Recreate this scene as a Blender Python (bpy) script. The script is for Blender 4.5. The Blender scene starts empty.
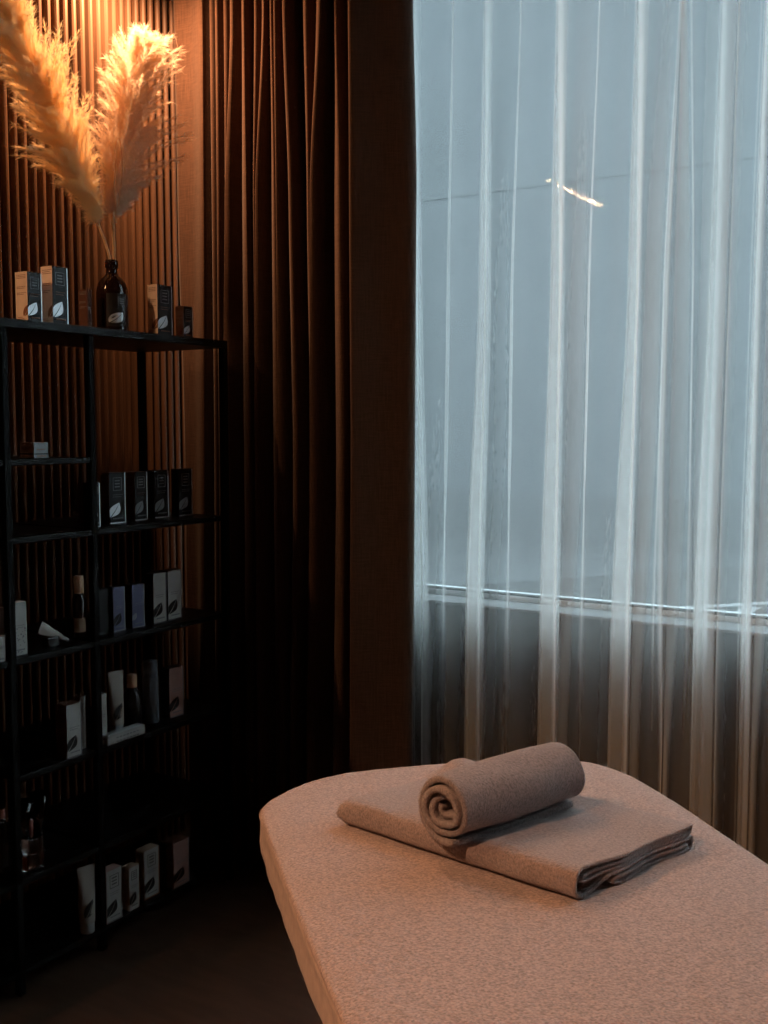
import bpy, bmesh, math, random
from mathutils import Vector, Matrix, noise
R = math.radians
PI = math.pi
sc = bpy.context.scene
col = sc.collection
rnd = random.Random(7)

# ------------------------------------------------------------------ camera
cam_d = bpy.data.cameras.new('camera')
cam = bpy.data.objects.new('camera', cam_d)
col.objects.link(cam)
cam.location = (0, 0, 1.45)
cam.rotation_euler = (R(90 - 4.63), 0, R(32.2))
cam_d.sensor_fit = 'VERTICAL'
cam_d.sensor_height = 32.0
cam_d.lens = 1050.0 / 1024.0 * 32.0
cam_d.clip_start = 0.05
sc.camera = cam

# ------------------------------------------------------------------ light and exposure
WARM = (1.0, 0.49, 0.23)
SKY = 4.3            # overcast daylight outside
STRIP = 370.0          # ceiling light strip along the slatted wall
SPOT = 27.0           # small downlight over the shelving rack (W)
LAMP = 160.0            # dim warm ceiling lamp behind the camera (W)
w = bpy.data.worlds.new('overcast_sky')
sc.world = w
w.use_nodes = True
bg = w.node_tree.nodes['Background']
bg.inputs[0].default_value = (0.64, 0.82, 0.92, 1)
bg.inputs[1].default_value = SKY
vs = sc.view_settings
vs.view_transform = 'Standard'
vs.look = 'None'
vs.gamma = 1.0
vs.use_curve_mapping = False
vs.exposure = 0.0
sc.cycles.transparent_max_bounces = 32
sc.cycles.max_bounces = 16
sc.cycles.diffuse_bounces = 8
sc.cycles.denoising_input_passes = 'RGB_ALBEDO'
sc.cycles.caustics_reflective = False
sc.cycles.caustics_refractive = False
sc.cycles.sample_clamp_indirect = 2.5


# ------------------------------------------------------------------ materials
def mat(name, base, rough=0.6, spec=0.5, metal=0.0, sheen=0.0, var=None, vscale=30.0, bump=None, bscale=300.0,
        bdist=0.002, stretch=(1, 1, 1), emit=None, trans=0.0, ior=1.45, alpha=1.0, sub=0.0):
    m = bpy.data.materials.new(name)
    m.use_nodes = True
    nt = m.node_tree
    b = nt.nodes['Principled BSDF']
    b.inputs['Base Color'].default_value = (*base, 1)
    b.inputs['Roughness'].default_value = rough
    b.inputs['Specular IOR Level'].default_value = spec
    b.inputs['Metallic'].default_value = metal
    b.inputs['Sheen Weight'].default_value = sheen
    b.inputs['Sheen Roughness'].default_value = 0.5
    b.inputs['Transmission Weight'].default_value = trans
    b.inputs['IOR'].default_value = ior
    if emit:
        b.inputs['Emission Color'].default_value = (*emit[0], 1)
        b.inputs['Emission Strength'].default_value = emit[1]
    tc = nt.nodes.new('ShaderNodeTexCoord')
    mp = nt.nodes.new('ShaderNodeMapping')
    mp.inputs['Scale'].default_value = stretch
    nt.links.new(tc.outputs['Object'], mp.inputs[0])
    if var:
        n = nt.nodes.new('ShaderNodeTexNoise')
        n.inputs['Scale'].default_value = vscale
        n.inputs['Detail'].default_value = 5
        nt.links.new(mp.outputs[0], n.inputs['Vector'])
        r = nt.nodes.new('ShaderNodeValToRGB')
        r.color_ramp.elements[0].position = 0.36
        r.color_ramp.elements[1].position = 0.64
        r.color_ramp.elements[0].color = (*[c * var[0] for c in base], 1)
        r.color_ramp.elements[1].color = (*[min(1, c * var[1]) for c in base], 1)
        nt.links.new(n.outputs['Fac'], r.inputs[0])
        nt.links.new(r.outputs[0], b.inputs['Base Color'])
    if bump:
        n2 = nt.nodes.new('ShaderNodeTexNoise')
        n2.inputs['Scale'].default_value = bscale
        n2.inputs['Detail'].default_value = 3
        nt.links.new(mp.outputs[0], n2.inputs['Vector'])
        bp = nt.nodes.new('ShaderNodeBump')
        bp.inputs['Strength'].default_value = bump
        bp.inputs['Distance'].default_value = bdist
        nt.links.new(n2.outputs['Fac'], bp.inputs['Height'])
        nt.links.new(bp.outputs[0], b.inputs['Normal'])
    return m


def weave_mat(name, base, sx, sz, depth=0.25):
    """woven cloth: two crossed wave bands vary the colour and the bump."""
    m = mat(name, base, rough=0.9, spec=0.15, sheen=0.15, bump=None)
    nt = m.node_tree
    b = nt.nodes['Principled BSDF']
    tc = nt.nodes['Texture Coordinate'] if 'Texture Coordinate' in nt.nodes else nt.nodes.new('ShaderNodeTexCoord')
    acc = None
    for k, (s, st) in enumerate(((sx, (1, 1, 0.06)), (sz, (0.06, 0.06, 1)))):
        mp = nt.nodes.new('ShaderNodeMapping')
        mp.inputs['Scale'].default_value = st
        nt.links.new(tc.outputs['Object'], mp.inputs[0])
        n = nt.nodes.new('ShaderNodeTexNoise')
        n.inputs['Scale'].default_value = s
        n.inputs['Detail'].default_value = 2
        nt.links.new(mp.outputs[0], n.inputs['Vector'])
        if acc is None:
            acc = n
        else:
            mx = nt.nodes.new('ShaderNodeMath')
            mx.operation = 'ADD'
            nt.links.new(acc.outputs['Fac'], mx.inputs[0])
            nt.links.new(n.outputs['Fac'], mx.inputs[1])
            r = nt.nodes.new('ShaderNodeValToRGB')
            r.color_ramp.elements[0].position = 0.75 / 2 * 1.0
            r.color_ramp.elements[1].position = 0.62
            r.color_ramp.elements[0].color = (*[c * (1 - depth) for c in base], 1)
            r.color_ramp.elements[1].color = (*[c * (1 + depth) for c in base], 1)
            hf = nt.nodes.new('ShaderNodeMath')
            hf.operation = 'MULTIPLY'
            hf.inputs[1].default_value = 0.5
            nt.links.new(mx.outputs[0], hf.inputs[0])
            nt.links.new(hf.outputs[0], r.inputs[0])
            nt.links.new(r.outputs[0], b.inputs['Base Color'])
            bp = nt.nodes.new('ShaderNodeBump')
            bp.inputs['Strength'].default_value = 0.35
            bp.inputs['Distance'].default_value = 0.001
            nt.links.new(hf.outputs[0], bp.inputs['Height'])
            nt.links.new(bp.outputs[0], b.inputs['Normal'])
    return m


def sheer_mat():
    m = bpy.data.materials.new('sheer_voile')
    m.use_nodes = True
    nt = m.node_tree
    nt.nodes.clear()
    N = nt.nodes.new
    out = N('ShaderNodeOutputMaterial')
    tr = N('ShaderNodeBsdfTransparent')
    tr.inputs[0].default_value = (0.98, 0.98, 0.98, 1)
    tl = N('ShaderNodeBsdfTranslucent')
    tl.inputs[0].default_value = (0.94, 0.94, 0.92, 1)
    df = N('ShaderNodeBsdfDiffuse')
    df.inputs[0].default_value = (0.80, 0.79, 0.77, 1)
    cl = N('ShaderNodeMixShader')
    cl.inputs[0].default_value = 0.42
    nt.links.new(tl.outputs[0], cl.inputs[1])
    nt.links.new(df.outputs[0], cl.inputs[2])
    lw = N('ShaderNodeLayerWeight')
    lw.inputs[0].default_value = 0.5
    pw = N('ShaderNodeMath')
    pw.operation = 'POWER'
    pw.inputs[1].default_value = 2.2
    nt.links.new(lw.outputs['Facing'], pw.inputs[0])
    # weave
    tc = N('ShaderNodeTexCoord')
    mp = N('ShaderNodeMapping')
    mp.inputs['Scale'].default_value = (1, 1, 0.12)
    nt.links.new(tc.outputs['Object'], mp.inputs[0])
    ns = N('ShaderNodeTexNoise')
    ns.inputs['Scale'].default_value = 260
    nt.links.new(mp.outputs[0], ns.inputs['Vector'])
    m1 = N('ShaderNodeMath')
    m1.operation = 'MULTIPLY_ADD'
    m1.inputs[1].default_value = 0.60
    m1.inputs[2].default_value = 0.21
    nt.links.new(pw.outputs[0], m1.inputs[0])
    m2 = N('ShaderNodeMath')
    m2.operation = 'MULTIPLY_ADD'
    m2.inputs[1].default_value = 0.06
    nt.links.new(ns.outputs['Fac'], m2.inputs[0])
    nt.links.new(m1.outputs[0], m2.inputs[2])
    m2.use_clamp = True
    mx = N('ShaderNodeMixShader')
    nt.links.new(m2.outputs[0], mx.inputs[0])
    nt.links.new(tr.outputs[0], mx.inputs[1])
    nt.links.new(cl.outputs[0], mx.inputs[2])
    nt.links.new(mx.outputs[0], out.inputs[0])
    return m


def pane_mat():
    m = bpy.data.materials.new('window_glass')
    m.use_nodes = True
    nt = m.node_tree
    nt.nodes.clear()
    N = nt.nodes.new
    out = N('ShaderNodeOutputMaterial')
    tr = N('ShaderNodeBsdfTransparent')
    tr.inputs[0].default_value = (0.93, 0.96, 0.96, 1)
    gl = N('ShaderNodeBsdfGlossy')
    gl.inputs['Roughness'].default_value = 0.0
    lw = N('ShaderNodeLayerWeight')
    lw.inputs[0].default_value = 0.5
    pw = N('ShaderNodeMath')
    pw.operation = 'POWER'
    pw.inputs[1].default_value = 5.0
    nt.links.new(lw.outputs['Facing'], pw.inputs[0])
    fr = N('ShaderNodeMath')
    fr.operation = 'MULTIPLY_ADD'
    fr.inputs[1].default_value = 0.9
    fr.inputs[2].default_value = 0.006
    nt.links.new(pw.outputs[0], fr.inputs[0])
    mx = N('ShaderNodeMixShader')
    nt.links.new(fr.outputs[0], mx.inputs[0])
    nt.links.new(tr.outputs[0], mx.inputs[1])
    nt.links.new(gl.outputs[0], mx.inputs[2])
    nt.links.new(mx.outputs[0], out.inputs[0])
    return m


def plume_mat(name, colr):
    m = bpy.data.materials.new(name)
    m.use_nodes = True
    nt = m.node_tree
    nt.nodes.clear()
    N = nt.nodes.new
    out = N('ShaderNodeOutputMaterial')
    tl = N('ShaderNodeBsdfTranslucent')
    df = N('ShaderNodeBsdfDiffuse')
    tl.inputs[0].default_value = (*colr, 1)
    df.inputs[0].default_value = (*colr, 1)
    mx = N('ShaderNodeMixShader')
    mx.inputs[0].default_value = 0.55
    nt.links.new(tl.outputs[0], mx.inputs[1])
    nt.links.new(df.outputs[0], mx.inputs[2])
    nt.links.new(mx.outputs[0], out.inputs[0])
    return m


M = {
    'floor': mat('dark_vinyl_floor', (0.050, 0.026, 0.016), 0.5, 0.4, var=(0.8, 1.2), vscale=5, stretch=(1, 6, 1), bump=0.1, bscale=60),
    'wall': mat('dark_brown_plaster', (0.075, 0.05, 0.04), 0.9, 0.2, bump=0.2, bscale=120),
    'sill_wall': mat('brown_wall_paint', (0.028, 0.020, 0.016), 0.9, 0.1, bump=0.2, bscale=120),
    'ceiling': mat('dim_ceiling_paint', (0.16, 0.12, 0.10), 0.9, 0.2, bump=0.1, bscale=120),
    'slat': mat('slat_wood', (0.125, 0.066, 0.038), 0.5, 0.4, var=(0.75, 1.2), vscale=14, stretch=(3, 3, 0.15), bump=0.15, bscale=80),
    'felt': mat('black_felt', (0.012, 0.010, 0.009), 0.95, 0.1, bump=0.3, bscale=500),
    'black': mat('black_powder_coat', (0.004, 0.004, 0.004), 0.6, 0.1, bump=0.1, bscale=400),
    'shelfboard': mat('black_shelf_board', (0.005, 0.005, 0.005), 0.45, 0.15, bump=0.05, bscale=60),
    'drape': weave_mat('brown_linen_drape', (0.078, 0.041, 0.026), 260, 420),
    'sheer': sheer_mat(),
    'glass': pane_mat(),
    'frame': mat('white_window_frame', (0.75, 0.77, 0.77), 0.35, 0.5, bump=0.03),
    'sillstone': mat('grey_sill_stone', (0.20, 0.20, 0.20), 0.6, 0.3, bump=0.05),
    'gasket': mat('dark_gasket', (0.03, 0.03, 0.03), 0.7, bump=0.1),
    'cover': mat('terry_cover', (0.55, 0.40, 0.35), 0.95, 0.1, sheen=0.35, var=(0.68, 1.18), vscale=250, bump=1.0, bscale=230, bdist=0.010),
    'cover_side': mat('jersey_cover_side', (0.53, 0.38, 0.31), 0.9, 0.1, sheen=0.2, var=(0.9, 1.08), vscale=60, bump=0.3, bscale=500),
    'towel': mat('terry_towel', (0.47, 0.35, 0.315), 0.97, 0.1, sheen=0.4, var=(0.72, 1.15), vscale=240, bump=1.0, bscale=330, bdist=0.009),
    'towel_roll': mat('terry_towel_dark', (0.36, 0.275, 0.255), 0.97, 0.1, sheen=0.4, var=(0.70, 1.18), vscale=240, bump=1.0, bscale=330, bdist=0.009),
    'base': mat('dark_table_base', (0.03, 0.022, 0.018), 0.5, var=(0.8, 1.2), bump=0.1),
    'peach': mat('cream_carton', (0.92, 0.72, 0.58), 0.6, 0.3, var=(0.94, 1.03), bump=0.1, bscale=400),
    'tan': mat('tan_carton', (0.34, 0.22, 0.15), 0.6, 0.3, var=(0.94, 1.03), bump=0.1, bscale=400),
    'brownbox': mat('brown_carton', (0.13, 0.055, 0.035), 0.6, 0.3, var=(0.9, 1.05), bump=0.1, bscale=400),
    'blackcard': mat('black_card', (0.012, 0.012, 0.013), 0.45, 0.25, bump=0.05, bscale=400),
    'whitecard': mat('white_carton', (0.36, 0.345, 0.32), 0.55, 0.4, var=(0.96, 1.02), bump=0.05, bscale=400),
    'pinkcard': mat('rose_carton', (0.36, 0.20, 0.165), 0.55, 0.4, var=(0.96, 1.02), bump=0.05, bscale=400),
    'purple': mat('violet_carton', (0.10, 0.105, 0.18), 0.5, 0.4, var=(0.95, 1.04), bump=0.05, bscale=400),
    'silver': mat('silver_foil', (0.62, 0.64, 0.66), 0.35, 0.5, metal=0.35, bump=0.03),
    'greyfoil': mat('grey_foil', (0.22, 0.23, 0.24), 0.4, 0.5, bump=0.03),
    'ink': mat('black_ink', (0.02, 0.02, 0.02), 0.5, 0.3, bump=0.02),
    'brownink': mat('brown_ink', (0.30, 0.12, 0.06), 0.5, 0.3, bump=0.02),
    'greyink': mat('grey_ink', (0.16, 0.16, 0.17), 0.5, 0.3, bump=0.02),
    'amber': mat('amber_glass', (0.018, 0.006, 0.005), 0.06, 0.5, bump=0.01),
    'amberlabel': mat('dark_label', (0.02, 0.018, 0.018), 0.4, 0.4, bump=0.02),
    'darkplastic': mat('dark_plastic', (0.008, 0.008, 0.008), 0.3, 0.5, bump=0.02),
    'greyplastic': mat('grey_plastic', (0.10, 0.115, 0.13), 0.35, 0.5, bump=0.02),
    'woodcap': mat('light_wood_cap', (0.62, 0.36, 0.22), 0.5, var=(0.85, 1.1), vscale=60, stretch=(1, 1, 0.2), bump=0.1),
    'tube': mat('pearl_tube', (0.36, 0.32, 0.28), 0.35, 0.5, bump=0.03),
    'tubelow': mat('grey_tube_end', (0.36, 0.38, 0.38), 0.35, 0.5, bump=0.03),
    'clear': mat('clear_glass', (0.95, 0.96, 0.96), 0.02, 0.5, trans=1.0, ior=1.45),
    'liquid': mat('rose_liquid', (0.75, 0.35, 0.25), 0.05, 0.5, trans=0.8, ior=1.36),
    'rosecap': mat('rose_metal', (0.60, 0.26, 0.22), 0.25, 0.6, metal=0.6, bump=0.01),
    'orangeglint': mat('orange_reflection_paint', (0.80, 0.36, 0.18), 0.5, bump=0.02),
    'stem': mat('dry_stem', (0.80, 0.52, 0.30), 0.7, 0.2, var=(0.8, 1.15), vscale=40, stretch=(1, 1, 0.1), bump=0.2, bscale=300),
    'plume': plume_mat('pampas_plume_gold', (0.97, 0.84, 0.58)),
    'plume_pale': plume_mat('pampas_plume_pale', (0.96, 0.84, 0.70)),
    'lampbody': mat('white_lamp_body', (0.5, 0.5, 0.5), 0.4, bump=0.02),
    'striplight': mat('light_strip_diffuser', (0.9, 0.8, 0.7), 0.5, emit=((1.0, 0.55, 0.27), STRIP)),
    'spotlens': mat('downlight_lens', (0.9, 0.8, 0.7), 0.5, emit=((1.0, 0.5, 0.2), 4.0)),
    'facade': mat('pale_grey_facade', (0.115, 0.122, 0.127), 0.7, 0.2, var=(0.93, 1.05), vscale=0.6, bump=0.05, bscale=20),
    'joint': mat('dark_facade_joint', (0.100, 0.106, 0.110), 0.8, bump=0.05),
    'plinth': mat('dark_facade_plinth', (0.088, 0.092, 0.094), 0.8, bump=0.05),
    'asphalt': mat('wet_asphalt', (0.060, 0.060, 0.060), 0.9, 0.1, var=(0.85, 1.12), vscale=3, bump=0.2, bscale=80),
    'paving': mat('concrete_paving', (0.080, 0.082, 0.084), 0.9, 0.1, var=(0.9, 1.1), vscale=2, bump=0.1, bscale=50),
    'paint': mat('white_road_paint', (0.22, 0.22, 0.22), 0.8, var=(0.9, 1.05), vscale=8, bump=0.05),
}


# ------------------------------------------------------------------ mesh helpers
class MB:
    def __init__(s):
        s.v, s.f, s.mi = [], [], []

    def add(s, vs_, fs, mi=0):
        b = len(s.v)
        s.v += [tuple(p) for p in vs_]
        for f in fs:
            s.f.append(tuple(b + i for i in f))
            s.mi.append(mi)
        return s

    def box(s, x0, y0, z0, x1, y1, z1, mi=0, fm=None):
        vs_ = [(x0, y0, z0), (x1, y0, z0), (x1, y1, z0), (x0, y1, z0), (x0, y0, z1), (x1, y0, z1), (x1, y1, z1), (x0, y1, z1)]
        fs = [(0, 3, 2, 1), (4, 5, 6, 7), (0, 1, 5, 4), (1, 2, 6, 5), (2, 3, 7, 6), (3, 0, 4, 7)]  # bottom top -y +x +y -x
        b = len(s.v)
        s.v += vs_
        for k, f in enumerate(fs):
            s.f.append(tuple(b + i for i in f))
            s.mi.append(fm[k] if fm else mi)
        return s

    def lathe(s, prof, cx=0, cy=0, seg=32, mi=0, sx=1, sy=1):
        b = len(s.v)
        for r, z in prof:
            for k in range(seg):
                a = 2 * PI * k / seg
                s.v.append((cx + r * math.cos(a) * sx, cy + r * math.sin(a) * sy, z))
        for i in range(len(prof) - 1):
            for k in range(seg):
                k2 = (k + 1) % seg
                s.f.append((b + i * seg + k, b + i * seg + k2, b + (i + 1) * seg + k2, b + (i + 1) * seg + k))
                s.mi.append(mi)
        s.f.append(tuple(b + k for k in reversed(range(seg))))
        s.mi.append(mi)
        s.f.append(tuple(b + (len(prof) - 1) * seg + k for k in range(seg)))
        s.mi.append(mi)
        return s

    def tube(s, pts, rad, seg=6, mi=0):
        pts = [Vector(p) for p in pts]
        b = len(s.v)
        for i, p in enumerate(pts):
            t = (pts[min(i + 1, len(pts) - 1)] - pts[max(i - 1, 0)]).normalized()
            u = t.cross(Vector((0.3, 1, 0.1))).normalized()
            v = t.cross(u)
            r = rad[i] if isinstance(rad, (list, tuple)) else rad
            for k in range(seg):
                a = 2 * PI * k / seg
                s.v.append(tuple(p + (u * math.cos(a) + v * math.sin(a)) * r))
        for i in range(len(pts) - 1):
            for k in range(seg):
                k2 = (k + 1) % seg
                s.f.append((b + i * seg + k, b + i * seg + k2, b + (i + 1) * seg + k2, b + (i + 1) * seg + k))
                s.mi.append(mi)
        return s

    def grid(s, fn, nu, nv, mi=0, close=False):
        b = len(s.v)
        for i in range(nu):
            for j in range(nv):
                s.v.append(tuple(fn(i / (nu - 1), j / (nv - 1))))
        for i in range(nu - 1):
            for j in range(nv - 1):
                s.f.append((b + i * nv + j, b + (i + 1) * nv + j, b + (i + 1) * nv + j + 1, b + i * nv + j + 1))
                s.mi.append(mi)
        return s

    def build(s, name, mats, parent=None, smooth=False, bevel=0.0, loc=None, rotz=0.0, solid=0.0, merge=False):
        me = bpy.data.meshes.new(name)
        me.from_pydata(s.v, [], s.f)
        if not isinstance(mats, (list, tuple)):
            mats = [mats]
        for m_ in mats:
            me.materials.append(m_)
        for p, i in zip(me.polygons, s.mi):
            p.material_index = i
            p.use_smooth = smooth
        me.update()
        o = bpy.data.objects.new(name, me)
        col.objects.link(o)
        if loc:
            o.location = loc
        o.rotation_euler.z = rotz
        if parent is not None:
            o.parent = parent
        if merge:
            bm = bmesh.new()
            bm.from_mesh(me)
            bmesh.ops.remove_doubles(bm, verts=bm.verts, dist=1e-5)
            bmesh.ops.recalc_face_normals(bm, faces=bm.faces)
            bm.to_mesh(me)
            bm.free()
        if bevel:
            md = o.modifiers.new('bevel', 'BEVEL')
            md.width = bevel
            md.segments = 2
            md.limit_method = 'ANGLE'
        if solid:
            md = o.modifiers.new('solid', 'SOLIDIFY')
            md.thickness = solid
            md.offset = 0
        return o


def thing(name, label, cat, loc=(0, 0, 0), rotz=0.0, group=None):
    o = bpy.data.objects.new(name, None)
    o.empty_display_size = 0.05
    col.objects.link(o)
    o.location = loc
    o.rotation_euler.z = rotz
    return tag(o, label, cat, group)


def tag(o, label, cat, group=None):
    o['label'] = label
    o['category'] = cat
    if group:
        o['group'] = group
    return o


def struct(o, label=None):
    o['kind'] = 'structure'
    if label:
        o['label'] = label
    return o


def catmull(pts, n):
    out = []
    m = len(pts)
    for i in range(m - 1):
        p0, p1, p2, p3 = pts[max(i - 1, 0)], pts[i], pts[i + 1], pts[min(i + 2, m - 1)]
        for k in range(n):
            t = k / n
            out.append(tuple(0.5 * ((2 * b) + (-a + c) * t + (2 * a - 5 * b + 4 * c - d) * t * t + (-a + 3 * b - 3 * c + d) * t ** 3)
                             for a, b, c, d in zip(p0, p1, p2, p3)))
    out.append(tuple(pts[-1]))
    return out


def lerp_levels(levels, vals, z):
    """piecewise smooth interpolation, levels descending in z"""
    if z >= levels[0]:
        return vals[0]
    for i in range(len(levels) - 1):
        if z >= levels[i + 1]:
            t = (levels[i] - z) / (levels[i] - levels[i + 1])
            t = t * t * (3 - 2 * t) * 0.5 + t * 0.5
            return vals[i] + (vals[i + 1] - vals[i]) * t
    return vals[-1]


# ------------------------------------------------------------------ the room
ZC = 3.08
X0, X1, Y0, Y1 = -2.60, 1.9, -2.1, 3.0
struct(MB().box(X0 - 0.1, Y0 - 0.1, -0.08, X1 + 0.1, Y1 + 0.19, 0).build('floor', M['floor']))
struct(MB().box(X0 - 0.1, Y0 - 0.1, ZC, X1 + 0.1, Y1 + 0.19, ZC + 0.1).build('ceiling', M['ceiling']))
struct(MB().box(X0 - 0.1, Y0, 0, X0, Y1, ZC).build('wall_left', M['wall']))
struct(MB().box(X1, Y0, 0, X1 + 0.1, Y1, ZC).build('wall_right', M['wall']))
struct(MB().box(X0 - 0.1, Y0 - 0.1, 0, X1 + 0.1, Y0, ZC).build('wall_front', M['wall']))
WX0, WX1, WZ0, WZ1 = -2.05, 1.2, 0.872, 3.05
bw = MB()
WT = 0.19
bw.box(X0 - 0.1, Y1, 0, X1 + 0.1, Y1 + WT, WZ0)
bw.box(X0 - 0.1, Y1, WZ1, X1 + 0.1, Y1 + WT, ZC)
bw.box(X0 - 0.1, Y1, WZ0, WX0, Y1 + WT, WZ1)
bw.box(WX1, Y1, WZ0, X1 + 0.1, Y1 + WT, WZ1)
struct(bw.build('wall_back', M['sill_wall']))
# baseboard under the window
struct(MB().box(X0, Y1 - 0.012, 0, X1, Y1, 0.07).build('baseboard_back', M['wall'], bevel=0.003))

# window: frame with a stepped bottom rail, gasket and one pane
win = struct(bpy.data.objects.new('window_1', None))
col.objects.link(win)
win.location = ((WX0 + WX1) / 2, Y1, WZ0)
wf = MB()
hx = (WX1 - WX0) / 2
H = WZ1 - WZ0
G0 = 0.115            # the frame stands at the outer side of the reveal
for a in ((-hx, G0, 0.008, hx, G0 + 0.07, 0.024), (-hx, G0, H - 0.02, hx, G0 + 0.07, H),
          (-hx, G0, 0.024, -hx + 0.05, G0 + 0.07, H - 0.05), (hx - 0.05, G0, 0.024, hx, G0 + 0.07, H - 0.05)):
    wf.box(*a)
wf.build('window_frame', M['frame'], win, bevel=0.002)
MB().box(-hx, -0.012, 0.0, hx, G0 + 0.07, 0.008).build('window_sill', M['sillstone'], win, bevel=0.002)
MB().box(-hx, WT, 0.004, hx, WT + 0.035, 0.0215).build('outer_sill', M['frame'], win, bevel=0.002)
MB().box(-hx + 0.05, G0 + 0.006, 0.0242, hx - 0.05, G0 + 0.03, 0.0300).build('gasket', M['gasket'], win)
MB().box(-hx + 0.05, G0 + 0.012, 0.0300, hx - 0.05, G0 + 0.018, H - 0.05).build('pane', M['glass'], win)

# slatted wall panel
sp = MB()
ys, ye = 0.9, Y1 - 0.02
sp.box(X0, ys, 0.0, X0 + 0.010, ye, ZC, 1)
n = int((ye - ys) / 0.0331)
for k in range(n):
    y = ys + 0.008 + k * 0.0331
    pr = []
    for q in range(7):
        a = PI * q / 6
        pr.append((X0 + 0.012 + 0.020 * math.sin(a) ** 0.6, y + 0.0095 - 0.0095 * math.cos(a)))
    pr = [(X0 + 0.010, y)] + pr + [(X0 + 0.010, y + 0.019)]
    sp.add([(x, yy, z) for z in (0.0, ZC) for x, yy in pr], [(i, i + 1, i + 1 + len(pr), i + len(pr)) for i in range(len(pr) - 1)], 0)
struct(sp.build('trim_1', [M['slat'], M['felt']], smooth=False), 'vertical ribbed wood slat panelling on the left wall')

# ------------------------------------------------------------------ outside
ext = MB()
ext.box(-45, 3.2, -0.1, 30, 60, 0.0)
struct(ext.build('ground_outside', M['asphalt'])).location = (0, 0, 0)
# paved strip beyond the asphalt, its edge runs obliquely
A, B = Vector((-3.408, 9.949)), Vector((-2.508, 11.307))
dd = (B - A).normalized()
P, Q = A - dd * 5.5, A + dd * 14
pv = [(P.x, P.y), (Q.x, Q.y), (Q.x, 34), (-32, 34), (-32, P.y)]
struct(MB().add([(x, y, z) for z in (-0.02, 0.012) for x, y in pv], [tuple(reversed(range(5))), tuple(range(5, 10))] + [(i, (i + 1) % 5, 5 + (i + 1) % 5, 5 + i) for i in range(5)]).build('ground_paving', M['paving']))


def stripe(a, b, wd):
    a, b = Vector(a), Vector(b)
    nn = (b - a).normalized()
    nn = Vector((-nn.y, nn.x)) * wd / 2
    q = [a - nn, b - nn, b + nn, a + nn]
    return [(p.x, p.y, z) for z in (0.001, 0.004) for p in q], [(0, 3, 2, 1), (4, 5, 6, 7), (0, 1, 5, 4), (1, 2, 6, 5), (2, 3, 7, 6), (3, 0, 4, 7)]


tag(MB().add(*stripe((-3.0, 7.65), (-0.9, 10.1), 0.12)).build('parking_line', M['paint']),
    'long pale painted line on the asphalt outside the window', 'road marking')
tag(MB().add(*stripe((-1.95, 7.9), (-1.95, 8.70), 0.13)).build('parking_line', M['paint']),
    'short pale painted line branching toward the window from the long line', 'road marking')
fa = MB()
FY = 13.0
fa.box(-10.5, FY, 0.012, -2.2, FY + 4, 7.6, 0)
zs = [4.6]
for z in zs:
    fa.box(-10.5, FY - 0.012, z, -2.2, FY, z + 0.025, 1)
fa.box(-10.52, FY - 0.04, 0.012, -2.18, FY - 0.013, 0.55, 2)
fo = fa.build('neighbouring_building', [M['facade'], M['joint'], M['plinth']])
tag(fo, 'pale blue-grey panelled building seen blurred through the sheer curtain', 'building')
fo['kind'] = 'thing'

# ------------------------------------------------------------------ lamps
st = thing('linear_ceiling_lamp', 'thin warm light strip high on the slatted wall, reflected as a streak in the window', 'lamp', (-2.50, 0.085, 2.87))
MB().box(-0.10, -0.445, 0.008, 0.02, 0.445, 0.045).build('housing', M['lampbody'], st, bevel=0.002)
MB().box(-0.012, -0.435, -0.004, 0.012, 0.435, 0.008).build('diffuser', M['striplight'], st)
SPX, SPY, SPZ = -2.385, 2.33, 2.90
dl = thing('ceiling_spotlight', 'small warm spotlight above the pampas plumes', 'lamp', (SPX, SPY, SPZ))
MB().lathe([(0.0, 0.03), (0.045, 0.03), (0.045, ZC - SPZ)], seg=32).build('housing', M['lampbody'], dl)
MB().lathe([(0.045, 0.0), (0.045, 0.03), (0.038, 0.03), (0.036, 0.004)], seg=32).build('ring', M['lampbody'], dl, smooth=True)
ld = bpy.data.lights.new('spotlight_beam', 'AREA')
ld.shape = 'DISK'
ld.size = 0.06
ld.energy = SPOT
ld.color = WARM
lo = bpy.data.objects.new('spotlight_beam', ld)
col.objects.link(lo)
lo.parent = dl
lo.location = (0, 0, -0.004)
# warm ceiling spotlight behind the camera, aimed at the table
LP = Vector((-1.30, -0.60, 2.86))
cl_ = thing('ceiling_spotlight', 'warm ceiling spotlight behind the camera aimed at the massage table', 'lamp', LP)
MB().lathe([(0.050, 0.03), (0.050, ZC - LP.z)], seg=32).build('housing', M['lampbody'], cl_)
MB().lathe([(0.050, 0.0), (0.050, 0.03), (0.042, 0.03), (0.040, 0.004)], seg=32).build('ring', M['lampbody'], cl_, smooth=True)
ld2 = bpy.data.lights.new('table_beam', 'SPOT')
ld2.shadow_soft_size = 0.045
ld2.spot_size = R(56)
ld2.spot_blend = 1.0
ld2.energy = LAMP
ld2.color = (1.0, 0.52, 0.30)
lo2 = bpy.data.objects.new('table_beam', ld2)
col.objects.link(lo2)
lo2.parent = cl_
lo2.location = (0, 0, -0.02)
lo2.rotation_euler = (Vector((-0.45, 1.40, 0.73)) - LP).to_track_quat('-Z', 'Y').to_euler()

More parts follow.
